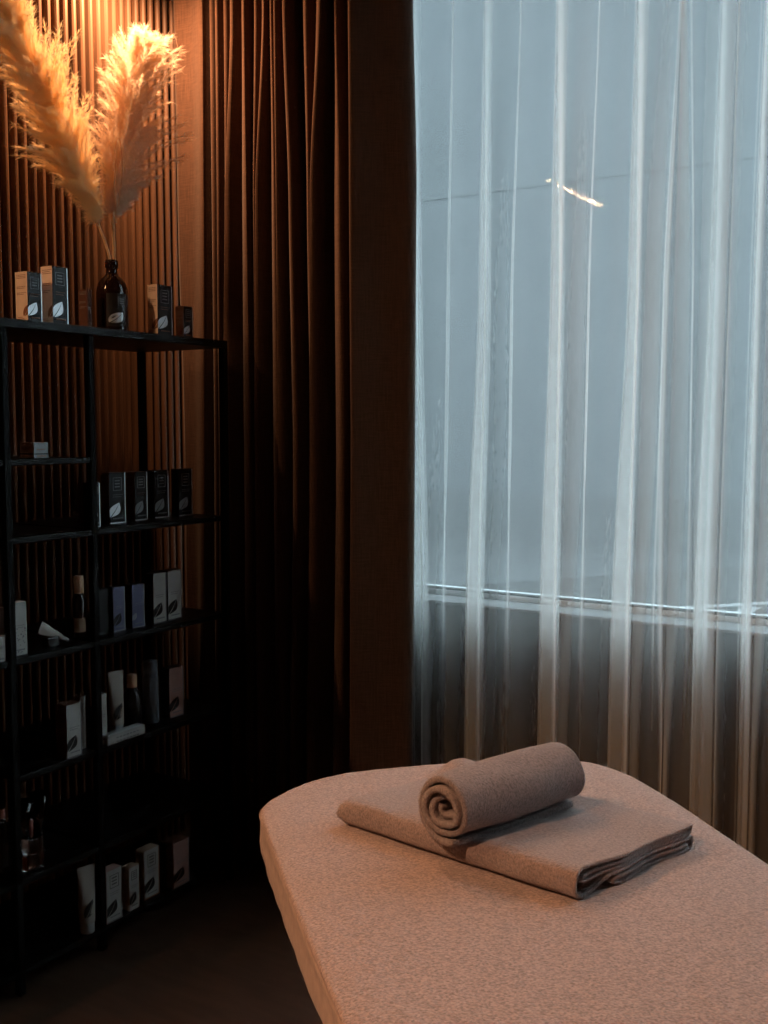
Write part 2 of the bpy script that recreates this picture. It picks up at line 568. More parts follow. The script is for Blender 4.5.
# ------------------------------------------------------------------ brown drape
LV = [2.72, 2.17, 1.44, 0.35]
ridges = [  # X of each fold crest at the four heights, depth bias
    ((-2.500, -2.494, -2.478, -2.481), 0.012),
    ((-2.372, -2.378, -2.390, -2.410), 0.000),
    ((-2.334, -2.334, -2.334, -2.343), 0.004),
    ((-2.300, -2.301, -2.305, -2.314), -0.010),
    ((-2.271, -2.274, -2.288, -2.300), 0.000),
    ((-2.225, -2.258, -2.276, -2.286), -0.020),
    ((-2.176, -2.173, -2.169, -2.174), -0.022),
    ((-2.140, -2.154, -2.157, -2.160), -0.006),
    ((-2.096, -2.132, -2.142, -2.145), -0.024),
    ((-2.071, -2.064, -2.059, -2.060), -0.018),
    ((-2.045, -2.042, -2.041, -2.042), -0.032),
    ((-2.007, -1.988, -1.974, -1.998), -0.036),
    ((-1.946, -1.937, -1.928, -1.950), -0.012),
    ((-1.875, -1.910, -1.917, -1.935), -0.034),
    ((-1.833, -1.822, -1.815, -1.828), -0.012),
    ((-1.764, -1.764, -1.760, -1.767), -0.030),
    ((-1.633, -1.619, -1.621, -1.627), 0.055),
]
flat = {0, 15}    # spans that stay nearly flat
YD = 2.655


def drape_profile(z):
    pts = []
    xs = [lerp_levels(LV, r_[0], z) for r_ in ridges]
    for i in range(len(ridges)):
        b0 = YD + ridges[i][1]
        pts.append((xs[i], b0))
        if i + 1 < len(ridges):
            g = xs[i + 1] - xs[i]
            b1 = YD + ridges[i + 1][1]
            if i in flat:
                amp = 0.010 + 0.004 * math.sin(z * 3 + i)
                pts.append((xs[i] + 0.5 * g, 0.5 * (b0 + b1) + amp))
            else:
                amp = min(0.10, 1.9 * g)
                # steep right flank, gentle left flank of the next crest
                pts.append((xs[i] + 0.14 * g, b0 + 0.16 * amp))
                pts.append((xs[i] + 0.36 * g, 0.5 * (b0 + b1) + amp))
                pts.append((xs[i] + 0.52 * g, b1 + 0.55 * amp))
                pts.append((xs[i] + 0.66 * g, b1 + 0.20 * amp))
                pts.append((xs[i] + 0.84 * g, b1 + 0.055 * amp))
    pts.append((xs[-1] + 0.006, YD + 0.085))
    pts.append((xs[-1] - 0.020, YD + 0.105))
    return pts


dm = MB()
SEG = 12
rows = []
NZ = 110
for j in range(NZ):
    z = 0.008 + (ZC - 0.012 - 0.008) * j / (NZ - 1)
    pts = drape_profile(z)
    row = [(a_, b_) for a_, b_ in catmull(pts, 5)]
    rows.append([(x, y + 0.004 * noise.noise(Vector((x * 14, z * 1.3, 0))), z) for x, y in row])
nr = len(rows[0])
dm.v = [p for r_ in rows for p in r_]
dm.f = [(j * nr + i, j * nr + i + 1, (j + 1) * nr + i + 1, (j + 1) * nr + i) for j in range(NZ - 1) for i in range(nr - 1)]
dm.mi = [0] * len(dm.f)
dr = thing('blackout_curtain', 'heavy dark brown linen drape hanging in narrow folds beside the slatted wall', 'curtain', (-2.09, 2.68, 0))
o = dm.build('cloth', M['drape'], dr, smooth=True, solid=0.003)
o.matrix_parent_inverse = Matrix.Translation((2.09, -2.68, 0))
hh = MB()
hh.grid(lambda u, v: (-2.497 + 0.118 * u, YD - 0.003 + 0.006 * (1 - u) + 0.010 * math.sin(PI * u), 2.885 + 0.0035 * v), 14, 2)
o = hh.build('header_seam', M['drape'], dr, smooth=True, solid=0.002)
o.matrix_parent_inverse = Matrix.Translation((2.09, -2.68, 0))

# ------------------------------------------------------------------ sheer curtain
ZL = [2.723, 1.837, 0.911, 0.43]
stripes_ = [  # (left X at heights), (right X at heights)
    ((-1.935, -1.94, -1.95, -1.95), (-1.925, -1.91, -1.90, -1.90)),
    ((-1.711, -1.701, -1.697, -1.698), (-1.700, -1.679, -1.652, -1.650)),
    ((-1.457, -1.467, -1.504, -1.505), (-1.447, -1.440, -1.456, -1.459)),
    ((-1.227, -1.233, -1.255, -1.257), (-1.218, -1.203, -1.206, -1.206)),
    ((-0.994, -1.000, -1.034, -1.038), (-0.982, -0.975, -0.986, -0.988)),
    ((-0.766, -0.778, -0.797, -0.797), (-0.757, -0.759, -0.768, -0.766)),
    ((-0.655, -0.666, -0.673, -0.668), (-0.648, -0.656, -0.655, -0.652)),
    ((-0.50, -0.505, -0.52, -0.52), (-0.49, -0.485, -0.475, -0.475)),
    ((-0.27, -0.275, -0.29, -0.29), (-0.26, -0.25, -0.245, -0.245)),
    ((-0.04, -0.045, -0.06, -0.06), (-0.03, -0.02, -0.01, -0.01)),
    ((0.19, 0.185, 0.17, 0.17), (0.20, 0.21, 0.215, 0.215)),
]
folds = [  # extra narrow folds between two stripes: position at heights
    [(-1.82, -1.81, -1.80, -1.80)],
    [(-1.561, -1.576, -1.586, -1.587)],
    [(-1.338, -1.361, -1.365, -1.363)],
    [(-1.099, -1.121, -1.128, -1.127)],
    [(-0.873, -0.905, -0.915, -0.912), (-0.849, -0.826, -0.820, -0.827)],
    [],
    [(-0.58, -0.585, -0.59, -0.59)],
    [(-0.38, -0.39, -0.39, -0.39)],
    [(-0.15, -0.16, -0.16, -0.16)],
    [(0.08, 0.07, 0.07, 0.07)],
]


def sheer_profile(z):
    low = max(0.0, min(1.0, (2.9 - z) / 1.2))
    pts = []
    L = [lerp_levels(ZL, s_[0], z) for s_ in stripes_]
    Rr = [lerp_levels(ZL, s_[1], z) for s_ in stripes_]
    for i in range(len(stripes_)):
        l, r_ = L[i], Rr[i]
        # three layers: window side, middle, room side
        mid = (l + r_) / 2
        pts.append((l - 0.012, 2.899))
        yy = 2.897
        for q, (ea, eb) in enumerate(((l, r_), (r_, l), (l, r_), (r_, l), (l, r_))):
            sg = 0.001 if eb > ea else -0.001
            pts += [(ea + sg, yy), (mid, yy - 0.002), (eb - sg, yy - 0.004)]
            if q < 4:
                pts.append((eb, yy - 0.0050))
            yy -= 0.0085
        if i + 1 < len(stripes_):
            nl = L[i + 1]
            fs = [lerp_levels(ZL, f, z) for f in folds[i]]
            last = r_
            amp = 0.35 + 0.65 * low
            if not fs:
                pts.append(((r_ + nl) / 2, 2.84 - 0.045 * amp))
            for k, fx in enumerate(fs):
                g = fx - last
                pts.append((last + g * 0.45, 2.840 - 0.045 * amp))
                fd = max(0.12, min(1.0, (z - 0.45) / 0.9))
                pts.append((fx - 0.012 - 0.02 * (1 - fd), 2.852 + (0.010 + 0.020 * amp) * fd))
                pts.append((fx - 0.001, 2.852 + (0.010 + 0.024 * amp) * fd))
                pts.append((fx + 0.003 + 0.010 * (1 - fd), 2.852 + (0.003 + 0.006 * amp) * fd))
                pts.append((fx + 0.014 + 0.02 * (1 - fd), 2.852 - 0.006 * amp * fd))
                last = fx + 0.014 + 0.02 * (1 - fd)
            g = nl - last
            pts.append((last + g * 0.40, 2.850 + 0.010 * amp))
            pts.append((last + g * 0.75, 2.890 + 0.018 * amp))
    return pts


sm = MB()
NZ = 70
rows = []
for j in range(NZ):
    z = 0.012 + (ZC - 0.006 - 0.012) * j / (NZ - 1)
    rows.append([(x, y, z) for x, y in catmull(sheer_profile(z), 4)])
nr = len(rows[0])
sm.v = [p for r_ in rows for p in r_]
sm.f = [(j * nr + i, j * nr + i + 1, (j + 1) * nr + i + 1, (j + 1) * nr + i) for j in range(NZ - 1) for i in range(nr - 1)]
sm.mi = [0] * len(sm.f)
o = sm.build('sheer_curtain', M['sheer'], smooth=True)
tag(o, 'translucent white sheer curtain in soft pleats across the bright window', 'curtain')
# ceiling track for both curtains
tr_ = MB().box(X0, 2.60, ZC - 0.004, X1, 2.93, ZC)
tag(tr_.build('curtain_track', M['lampbody']), 'flat ceiling track above the drape and the sheer curtain', 'curtain track')

# ------------------------------------------------------------------ massage table
TO = Vector((-1.229, 1.517))
Td, Tp = Vector((-.734, .679)), Vector((.679, .734))
TA = math.atan2(Tp.y, Tp.x)      # local x = across, local y = along toward the head


table = thing('massage_table', 'padded massage table under a beige terry fitted cover in front of the window', 'massage table', (TO.x, TO.y, 0), TA)
ZT = 0.73
outl = [(0.0, -1.80), (0.0, -1.2), (-0.010, -0.745), (-0.012, -0.395), (-0.008, -0.081), (-0.004, -0.004), (0.008, 0.022), (0.034, 0.053), (0.093, 0.105), (0.162, 0.138),
        (0.229, 0.153), (0.317, 0.158), (0.405, 0.155), (0.50, 0.148), (0.60, 0.132), (0.68, 0.107), (0.721, 0.084), (0.745, 0.052), (0.760, 0.015), (0.774, -0.037),
        (0.781, -0.142), (0.782, -0.247), (0.778, -0.40), (0.775, -0.9), (0.775, -1.45), (0.772, -1.74), (0.745, -1.80), (0.70, -1.82), (0.08, -1.82), (0.03, -1.815)]
sm_out = catmull(outl + [outl[0]], 8)[:-1]
cen = (0.385, -0.82)


def table_ring(scale, z, zf=None):
    res = []
    for x, y in sm_out:
        # shrink toward the long mid-line so that rings follow the outline
        yy = max(-1.45, min(-0.25, y))
        cx, cy = 0.385, yy
        res.append((cx + (x - cx) * scale, cy + (y - cy) * scale, z))
    return res


def table_z(x, y):
    e = min(x, 0.775 - x)
    z = ZT + 0.004 - 0.012 * math.exp(-max(e, 0) / 0.02) * 0.5
    z += 0.0016 * noise.noise(Vector((x * 9, y * 9, 1.0))) + 0.0010 * noise.noise(Vector((x * 28, y * 22, 4.0)))
    # crease running across the cover
    c = y + 0.775 + 0.22 * x + 0.01 * math.sin(x * 9)
    z += 0.0030 * math.exp(-(c / 0.006) ** 2) * (1 if x > 0.05 else 0)
    c2 = y + 0.20 - 0.35 * (x - 0.05)
    z += 0.003 * math.exp(-(c2 / 0.02) ** 2) * math.exp(-((x - 0.1) / 0.12) ** 2)
    return z


tm = MB()
nO = len(sm_out)
scales = [1.0, 0.997, 0.992, 0.985] + [0.975 - 0.975 * k / 60 for k in range(61)]
for si, s_ in enumerate(scales):
    drop = (0.010, 0.005, 0.002, 0.0005)[si] if si < 4 else 0
    for x, y, _ in table_ring(s_, 0):
        tm.v.append((x, y, table_z(x, y) - drop))
for i in range(len(scales) - 1):
    for k in range(nO):
        k2 = (k + 1) % nO
        tm.f.append((i * nO + k, i * nO + k2, (i + 1) * nO + k2, (i + 1) * nO + k))
        tm.mi.append(0)
tm.build('fitted_cover', M['cover'], table, smooth=True)
# seam piping and side of the cover, gathered underneath
sd = MB()
prof_s = [(1.0, ZT - 0.006), (1.004, ZT - 0.012), (0.999, ZT - 0.018), (0.9985, ZT - 0.04), (1.001, ZT - 0.062), (0.996, ZT - 0.078), (0.982, ZT - 0.088), (0.955, ZT - 0.092), (0.90, ZT - 0.092)]
for i, (s_, z) in enumerate(prof_s):
    ring = table_ring(s_, z)
    for k, (x, y, zz) in enumerate(ring):
        wv = 0.0035 * noise.noise(Vector((x * 22, y * 22, z * 8))) * (1 if i > 2 else 0.2)
        sx = 1 if x < 0.385 else -1
        sd.v.append((x + sx * wv, y, zz + wv * 0.6 + (0.006 * math.sin(y * 5 + x * 3) if i > 4 else 0)))
for i in range(len(prof_s) - 1):
    for k in range(nO):
        k2 = (k + 1) % nO
        sd.f.append((i * nO + k, (i + 1) * nO + k, (i + 1) * nO + k2, i * nO + k2))
        sd.mi.append(0)
sd.build('cover_side', M['cover_side'], table, smooth=True)
fr = MB()
fr.box(0.06, -1.72, ZT - 0.135, 0.72, 0.03, ZT - 0.09)
fr.build('frame', M['base'], table, bevel=0.008)
fr = MB()
fr.box(0.20, -1.35, 0.06, 0.58, -0.45, ZT - 0.135)
fr.build('pedestal', M['base'], table, bevel=0.012)
MB().box(0.14, -1.50, 0.0, 0.64, -0.30, 0.06).build('base_plate', M['base'], table, bevel=0.01)


def tw(x, y):
    """table local (across, along) to world"""
    p = TO + Tp * x + Td * y
    return p


# ------------------------------------------------------------------ folded towel
Lc, Fc, Rc = tw(0.118, -0.134), tw(0.396, -0.532), tw(0.682, -0.386)
eL = (Lc - Fc)
lenL = eL.length
eL.normalize()
eR = (Rc - Fc)
lenR = eR.length
eR.normalize()
fold_path = [(0.300, 0.0335), (0.20, 0.0320), (0.06, 0.0300), (0.030, 0.0285), (0.022, 0.0240), (0.034, 0.0210), (0.08, 0.0235), (0.22, 0.0260), (0.304, 0.0270),
             (0.3140, 0.0300), (0.316, 0.0340), (0.308, 0.0385), (0.20, 0.0375), (0.06, 0.0385), (0.022, 0.0390), (0.006, 0.0345), (0.0005, 0.0240), (0.003, 0.0110),
             (0.014, 0.0045), (0.034, 0.0040), (0.056, 0.0090), (0.080, 0.0170), (0.12, 0.0195), (0.22, 0.0200), (0.306, 0.0200), (0.3160, 0.0150), (0.312, 0.0070),
             (0.300, 0.0040), (0.18, 0.0040), (0.105, 0.0040), (0.090, 0.0070), (0.094, 0.0110), (0.110, 0.0122), (0.20, 0.0122), (0.295, 0.0122)]
fp = catmull(fold_path, 7)
NV = 150
ft = MB()
zb = ZT + 0.0085


def towel_pt(i, j):
    s_, z = fp[i]
    v = j / (NV - 1)
    dL = v * lenL
    # rounded, closed far end
    ed = (lenL - dL) / 0.035
    k = 1.0
    if ed < 1:
        k = math.sqrt(max(0.0, 1 - (1 - ed) ** 2)) * 0.45 + 0.55
    zz = 0.020 + (z - 0.020) * k
    dL2 = dL
    # the fold ends are not cut off straight
    dL2 += (0.004 * math.sin(s_ * 40) + 0.010 * (0.5 - i / len(fp)) * 0.4) * (1 - v)
    sag = 0.0
    q = Fc + eL * dL2 + eR * (s_ * lenR / 0.318)
    up = z / 0.04
    bump_ = 0.0016 * noise.noise(Vector((q.x * 22, q.y * 22, 2))) + 0.0028 * noise.noise(Vector((q.x * 8, q.y * 8, 7)))
    # soft ruck at the far corner behind the roll
    if z > 0.03:
        bump_ += 0.028 * math.exp(-((s_ - 0.275) / 0.045) ** 2 - ((dL - 0.452) / 0.040) ** 2)
        bump_ += 0.006 * math.exp(-((s_ - 0.15 - 0.2 * (dL - 0.2)) / 0.012) ** 2) * math.exp(-((dL - 0.17) / 0.08) ** 2)
        bump_ -= 0.003 * math.exp(-((s_ - 0.18) / 0.07) ** 2) * math.exp(-(dL / 0.12) ** 2)
    # pressed down under the roll
    ra, rb = Vector((-0.804, 1.452)), Vector((-0.712, 1.728))
    tt = max(0.0, min(1.0, (q - ra).dot(rb - ra) / (rb - ra).length_squared))
    bump_ -= 0.006 * math.exp(-((q - ra - (rb - ra) * tt).length / 0.045) ** 2)
    fz = 0.0007 * noise.noise(Vector((q.x * 380, q.y * 380, z * 380)))
    side = 0.002 * noise.noise(Vector((dL * 14, s_ * 5, z * 30)))
    return (q.x + eR.x * side + fz, q.y + eR.y * side + fz, zb + zz * (1.24 - 0.22 * s_ / 0.32) - 0.005 + bump_ * up + fz)


ft.v = [towel_pt(i, j) for i in range(len(fp)) for j in range(NV)]
ft.f = [(i * NV + j, (i + 1) * NV + j, (i + 1) * NV + j + 1, i * NV + j + 1) for i in range(len(fp) - 1) for j in range(NV - 1)]
ft.mi = [0] * len(ft.f)
o = ft.build('folded_towel', M['towel'], smooth=True, solid=0.0048)
tag(o, 'taupe terry towel folded flat on the massage table beneath the rolled towel', 'towel')

# ------------------------------------------------------------------ rolled towel
RA, RB = Vector((-0.804, 1.452, 0.8310)), Vector((-0.712, 1.728, 0.8330))
ax = (RB - RA)
rl = ax.length
ax.normalize()
side_ = ax.cross(Vector((0, 0, 1))).normalized()
upv = side_.cross(ax)
turns = 3.35
NS, NT = 300, 90
rm = MB()


def roll_pt(i, j):
    s_ = i / (NS - 1)
    v = j / (NT - 1)
    a = -0.35 * PI - s_ * turns * 2 * PI
    r0 = 0.0560 + 0.003 * math.sin(PI * v)
    fat = 1.0 + 0.06 * v
    r = (r0 - 0.0128 * turns * s_) * fat
    # squeezed, irregular core
    k = s_ ** 1.1
    wob = 1 + 0.20 * k * math.sin(a * 2.0 + 0.8) + 0.09 * k * math.sin(3 * a + 2.1) + 0.04 * noise.noise(Vector((a * 0.7, v * 3, s_ * 3)))
    rr = r * wob
    x = math.cos(a) * rr * 1.04
    y = math.sin(a) * rr * 0.96
    y = max(y, -0.0530 + 0.001 * math.sin(x * 60))
    inset = 0.006 * math.sin(s_ * 9) + 0.010 * (s_ - 0.2)
    d = v * rl + inset * (1 - v) - 0.004 * math.sin(s_ * 7) * v
    fz = 0.0007 * noise.noise(Vector((x * 380, y * 380, d * 380)))
    big = 0.0018 * noise.noise(Vector((x * 30, y * 30, d * 14)))
    sc_ = 1 + (fz + big) / max(rr, 0.01)
    p = RA + ax * d + side_ * (x * sc_) + upv * (y * sc_)
    return tuple(p)


rm.v = [roll_pt(i, j) for i in range(NS) for j in range(NT)]
rm.f = [(i * NT + j, i * NT + j + 1, (i + 1) * NT + j + 1, (i + 1) * NT + j) for i in range(NS - 1) for j in range(NT - 1)]
rm.mi = [0] * len(rm.f)
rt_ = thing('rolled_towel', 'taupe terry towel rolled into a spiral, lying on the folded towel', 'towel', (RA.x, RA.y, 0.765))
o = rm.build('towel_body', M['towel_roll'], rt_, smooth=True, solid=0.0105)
o.matrix_parent_inverse = Matrix.Translation((-RA.x, -RA.y, -0.765))
# looped stitching along the far edge
lp = MB()
for k in range(34):
    i_ = 14 + int(k * 1.45)
    c, c2 = Vector(roll_pt(i_, NT - 1)), Vector(roll_pt(i_ + 1, NT - 1))
    tg = (c2 - c).normalized()
    pts = [c + ax * (0.0042 * math.sin(PI * q / 6)) + tg * (0.0022 * math.cos(PI * q / 6)) for q in range(7)]
    lp.tube(pts, 0.0009, 5)
o = lp.build('edge_stitching', M['towel_roll'], rt_, smooth=True)
o.matrix_parent_inverse = Matrix.Translation((-RA.x, -RA.y, -0.765))

# ------------------------------------------------------------------ shelving rack
RXF, RXR = -2.155, -2.525
rack = thing('shelving_rack', 'tall black metal shelving rack holding skincare products against the slatted wall', 'shelf', (-2.34, 1.7, 0))
inv = Matrix.Translation((2.34, -1.7, 0))
posts = [1.130, 1.690, 1.965, 2.505]
TOPZ = 1.715
for y in posts:
    for x in (RXF - 0.020, RXR):
        ztop = TOPZ - 0.022
        o = MB().box(x, y - 0.010, 0.0, x + 0.020, y + 0.010, ztop).build('post', M['black'], rack, bevel=0.0015)
        o.matrix_parent_inverse = inv
o = MB().box(RXR, posts[0] - 0.01, TOPZ - 0.022, RXF, posts[-1] + 0.01, TOPZ).build('top_shelf', M['shelfboard'], rack, bevel=0.0015)
o.matrix_parent_inverse = inv


def shelf(y0, y1, z):
    o_ = MB().box(RXR + 0.002, y0 + 0.0101, z - 0.016, RXF - 0.002, y1 - 0.0101, z).build('shelf_board', M['shelfboard'], rack, bevel=0.0015)
    o_.matrix_parent_inverse = inv


ZA, ZB, ZCc, ZD, ZE, ZF = 1.37, 1.175, 0.87, 0.57, 0.30, 0.065
for y0, y1, zz in ((posts[0], posts[1], (ZA, ZCc, ZE, ZF)), (posts[1], posts[2], (ZA, ZB, ZCc, ZD, ZE, ZF)), (posts[2], posts[3], (ZB, ZCc, ZD, ZE, ZF))):
    for z in zz:
        shelf(y0, y1, z)


# ------------------------------------------------------------------ products
def leaf_faces(w_, h_, th=0.0004):
    """leaf outline with a slanting slit for the midrib: two half blades, lying in the local Y-Z plane, thickness along X"""
    halves = []
    N_ = 10
    left, right, rib_l, rib_r = [], [], [], []
    for k in range(N_ + 1):
        t = k / N_
        cx = w_ * (-0.36 + 0.86 * t) + w_ * 0.10 * math.sin(PI * t)
        cz = h_ * (-0.5 + 1.0 * t)
        wd = w_ * 0.52 * math.sin(PI * (0.04 + 0.94 * t) ** 0.80)
        left.append((cx - wd, cz + h_ * 0.16 * math.sin(PI * t)))
        right.append((cx + wd * 0.85, cz - h_ * 0.14 * math.sin(PI * t)))
        g = w_ * 0.035 * (1 - t) ** 0.5
        rib_l.append((cx - g, cz + g * 0.5))
        rib_r.append((cx + g, cz - g * 0.5))
    for A_, B_ in ((left, rib_l), (rib_r, right)):
        vs_, fs = [], []
        for x in (0, th):
            for (a1, a2), (b1, b2) in zip(A_, B_):
                vs_ += [(x, a1, a2), (x, b1, b2)]
        n_ = len(A_) * 2
        for k in range(N_):
            a = n_ + 2 * k
            fs.append((a, a + 1, a + 3, a + 2))
            b = 2 * k
            fs.append((b, b + 2, b + 3, b + 1))
        halves.append((vs_, fs))
    return halves


def carton(label, x, y, z, wd, dp, ht, side='peach', front='blackcard', art='silver', rot=0.0, border=True, logo=True, leaf=True, group=None, text='brownink',
           leaf_s=1.0, lift=0.0, dirt=None, wrap=True):
    """x, y: near vertical edge; wd along +Y, dp along -X. The front looks to +X, the side to -Y"""
    t = thing('cosmetics_box', label, 'box', (x, y, z + lift), rot, group)
    MB().box(-dp, 0, 0.0, 0, wd, ht, fm=[1, 1, 1, 0, 1, 1]).build('carton', [M[front], M[side]], t, bevel=0.0008)
    e = 0.0005
    if border:
        b = MB()
        ol = [(0.001, 0.0006), (wd - 0.0004, 0.0006), (wd - 0.0004, ht - 0.001), (wd - 0.0035, ht - 0.001), (wd - 0.0035, 0.004), (0.001, 0.004)]
        b.add([(q_, a_, b_) for q_ in (0.0, e) for a_, b_ in ol], [(6, 7, 10, 11), (7, 8, 9, 10)] + [(i, (i + 1) % 6, 6 + (i + 1) % 6, 6 + i) for i in range(6)])
        b.build('border_strip', M[border if isinstance(border, str) else 'silver'], t)
    if logo:
        q = min(wd * 0.56, ht * 0.22)
        c0, c1 = wd * 0.5 - q / 2, wd * 0.5 + q / 2
        z1 = ht * 0.90
        z0 = z1 - q * 1.15
        g = MB()
        lw = 0.0011
        g.box(0, c0, z0, e, c1, z0 + lw)
        g.box(0, c0, z1 - lw, e, c1, z1)
        g.box(0, c0, z0 + lw, e, c0 + lw, z1 - lw)
        g.box(0, c1 - lw, z0 + lw, e, c1, z1 - lw)
        for k in range(3):
            zz = z0 + q * (0.28 + 0.27 * k)
            yy = c0 + q * 0.22
            while yy < c1 - q * 0.22:
                g.box(0, yy, zz, e, yy + q * 0.07, zz + q * 0.11)
                yy += q * 0.12
        g.build('square_logo', M['greyfoil' if art == 'silver' else art], t)
    if leaf:
        lf = MB()
        lw_ = wd * 0.62 * leaf_s
        lh = min(ht * 0.27, lw_ * 1.35)
        for vs_, fs in leaf_faces(lw_, lh):
            vv = [(p[0], p[1] + lw_ * 0.40 + wd * 0.03, p[2] + ht * 0.27) for p in vs_]
            vv = [(a, min(max(b_, 0.0004), wd - 0.004), c) for a, b_, c in vv]
            lf.add(vv, fs)
        lf.build('leaf_emblem', M[art], t, merge=True)
        if wrap and side in ('peach', 'tan'):
            ls = MB()
            for vs_, fs in leaf_faces(lw_ * 0.8, lh * 0.85):
                vv = [(min(p[1] - lw_ * 0.16, -0.0004), -p[0] , p[2] + ht * 0.245) for p in vs_]
                ls.add(vv, [tuple(reversed(f)) for f in fs])
            ls.build('side_leaf', M['brownink'], t, merge=True)
    if text:
        if dp > 0.02 and side != 'blackcard':
            for rows_ in (((0.93, .72), (0.90, .66), (0.87, .70)), ((0.70, .68), (0.67, .6)), ((0.58, .66), (0.55, .5)), ((0.10, .42), (0.07, .5))):
                tx = MB()
                for zz, ww in rows_:
                    xx = -dp * 0.86
                    while xx < -dp * (0.86 - ww):
                        l_ = dp * (0.05 + 0.03 * ((int(zz * 100) + int(xx * 9000)) % 3))
                        tx.box(xx, -e, ht * zz, xx + l_, 0, ht * zz + 0.0014)
                        xx += l_ + dp * 0.03
                tx.build('side_text', M[text], t)
        for nm_, rows_ in (('printed_text', ((0.56, 0.6), (0.52, 0.5))), ('footer_text', ((0.09, 0.55),))):
            tx = MB()
            for zz, ww in rows_:
                yy = wd * 0.22
                while yy < wd * (0.22 + ww):
                    tx.box(0, yy, ht * zz, e, yy + wd * 0.06, ht * zz + (0.0035 if zz < 0.2 else 0.0014))
                    yy += wd * 0.09
            tx.build(nm_, M[text], t)
    return t


G1, G2, G3 = 'boxes on the top shelf', 'black boxes on the second shelf', 'boxes on the lower shelves'
# top shelf
carton('cream-sided black box with silver leaf, leftmost on the top shelf', -2.200, 1.799, TOPZ, 0.0455, 0.046, 0.128, group=G1)
carton('taller cream-sided black box with silver leaf, second on the top shelf', -2.198, 1.877, TOPZ, 0.051, 0.044, 0.1515, group=G1)
carton('thin brown box standing just left of the amber bottle', -2.262, 2.052, TOPZ, 0.016, 0.036, 0.116, side='brownbox', front='brownbox', border=False, logo=False, leaf=False, text='greyfoil', group=G1)
carton('cream-sided black box with silver leaf just right of the amber bottle', -2.200, 2.260, TOPZ, 0.061, 0.040, 0.148, group=G1)
carton('small tan-sided black box, rightmost on the top shelf', -2.200, 2.369, TOPZ, 0.040, 0.034, 0.096, side='tan', group=G1)
# lying box on the shelf A
t = carton('small low peach and grey box alone on the upper left shelf', -2.200, 1.806, ZA, 0.046, 0.054, 0.040, side='peach', front='greyfoil', border=False, logo=False, leaf=False, text='brownink')
MB().box(-0.0545, -0.0004, 0.009, 0.0004, 0.0464, 0.012).build('dark_band', M['ink'], t)
# second shelf
carton('dark brown box just left of the middle post on the second shelf', -2.300, 2.066, ZB, 0.016, 0.037, 0.116, side='brownbox', front='brownbox', border=False, logo=False, leaf=False, text=None, group=G2)
carton('black box tight against the middle post, leaning', -2.192, 1.990, ZB, 0.028, 0.035, 0.124, side='blackcard', group=G2, text='greyink')
carton('black box with the brightest white leaf on the second shelf', -2.235, 2.092, ZB, 0.062, 0.032, 0.146, side='brownbox', group=G2, text='greyink')
carton('black box with grey leaf, right of the white-leaf box', -2.250, 2.204, ZB, 0.052, 0.040, 0.144, side='brownbox', group=G2, art='greyfoil', text='greyink')
carton('black box with grey leaf and bright lower edge, third from the middle post', -2.262, 2.298, ZB, 0.060, 0.032, 0.145, side='blackcard', group=G2, art='greyfoil', text='greyink')
carton('black box with grey leaf, rightmost on the second shelf', -2.252, 2.392, ZB, 0.060, 0.032, 0.146, side='blackcard', group=G2, art='greyfoil', text='greyink')
# third shelf
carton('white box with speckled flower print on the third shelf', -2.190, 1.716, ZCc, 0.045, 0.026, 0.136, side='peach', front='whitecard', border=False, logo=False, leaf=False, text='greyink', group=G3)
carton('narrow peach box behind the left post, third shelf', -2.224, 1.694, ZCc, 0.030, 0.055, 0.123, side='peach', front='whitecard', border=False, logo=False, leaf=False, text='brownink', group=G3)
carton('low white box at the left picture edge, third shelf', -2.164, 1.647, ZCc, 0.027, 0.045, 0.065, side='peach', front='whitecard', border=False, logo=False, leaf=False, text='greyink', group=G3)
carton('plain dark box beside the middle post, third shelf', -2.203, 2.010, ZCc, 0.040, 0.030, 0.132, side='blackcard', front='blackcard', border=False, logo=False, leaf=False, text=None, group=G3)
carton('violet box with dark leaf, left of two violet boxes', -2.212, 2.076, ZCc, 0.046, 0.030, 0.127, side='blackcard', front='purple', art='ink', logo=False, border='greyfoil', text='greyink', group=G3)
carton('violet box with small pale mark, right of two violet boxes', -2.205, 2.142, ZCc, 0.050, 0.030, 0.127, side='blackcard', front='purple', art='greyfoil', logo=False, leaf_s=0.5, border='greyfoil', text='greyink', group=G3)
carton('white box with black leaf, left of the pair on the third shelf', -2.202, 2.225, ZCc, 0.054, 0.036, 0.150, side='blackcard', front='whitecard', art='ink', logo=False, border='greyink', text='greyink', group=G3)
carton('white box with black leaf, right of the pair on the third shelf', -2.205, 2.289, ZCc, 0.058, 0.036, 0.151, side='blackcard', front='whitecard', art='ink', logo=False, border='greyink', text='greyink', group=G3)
# fourth shelf
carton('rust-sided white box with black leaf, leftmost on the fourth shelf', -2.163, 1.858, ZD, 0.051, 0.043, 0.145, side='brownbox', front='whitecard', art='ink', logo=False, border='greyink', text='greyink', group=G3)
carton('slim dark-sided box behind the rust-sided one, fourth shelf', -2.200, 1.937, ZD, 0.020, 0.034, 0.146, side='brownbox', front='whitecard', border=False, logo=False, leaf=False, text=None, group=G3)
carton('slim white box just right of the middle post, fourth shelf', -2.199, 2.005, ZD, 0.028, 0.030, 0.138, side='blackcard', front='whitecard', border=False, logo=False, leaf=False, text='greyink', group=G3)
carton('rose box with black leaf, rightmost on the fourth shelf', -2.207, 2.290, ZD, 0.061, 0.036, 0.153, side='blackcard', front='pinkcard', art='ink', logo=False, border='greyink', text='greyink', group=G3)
carton('flat pale box lying along the fourth shelf edge', -2.162, 2.000, ZD, 0.142, 0.030, 0.027, side='tubelow', front='whitecard', border=False, logo=False, leaf=False, text='greyink', group=G3)
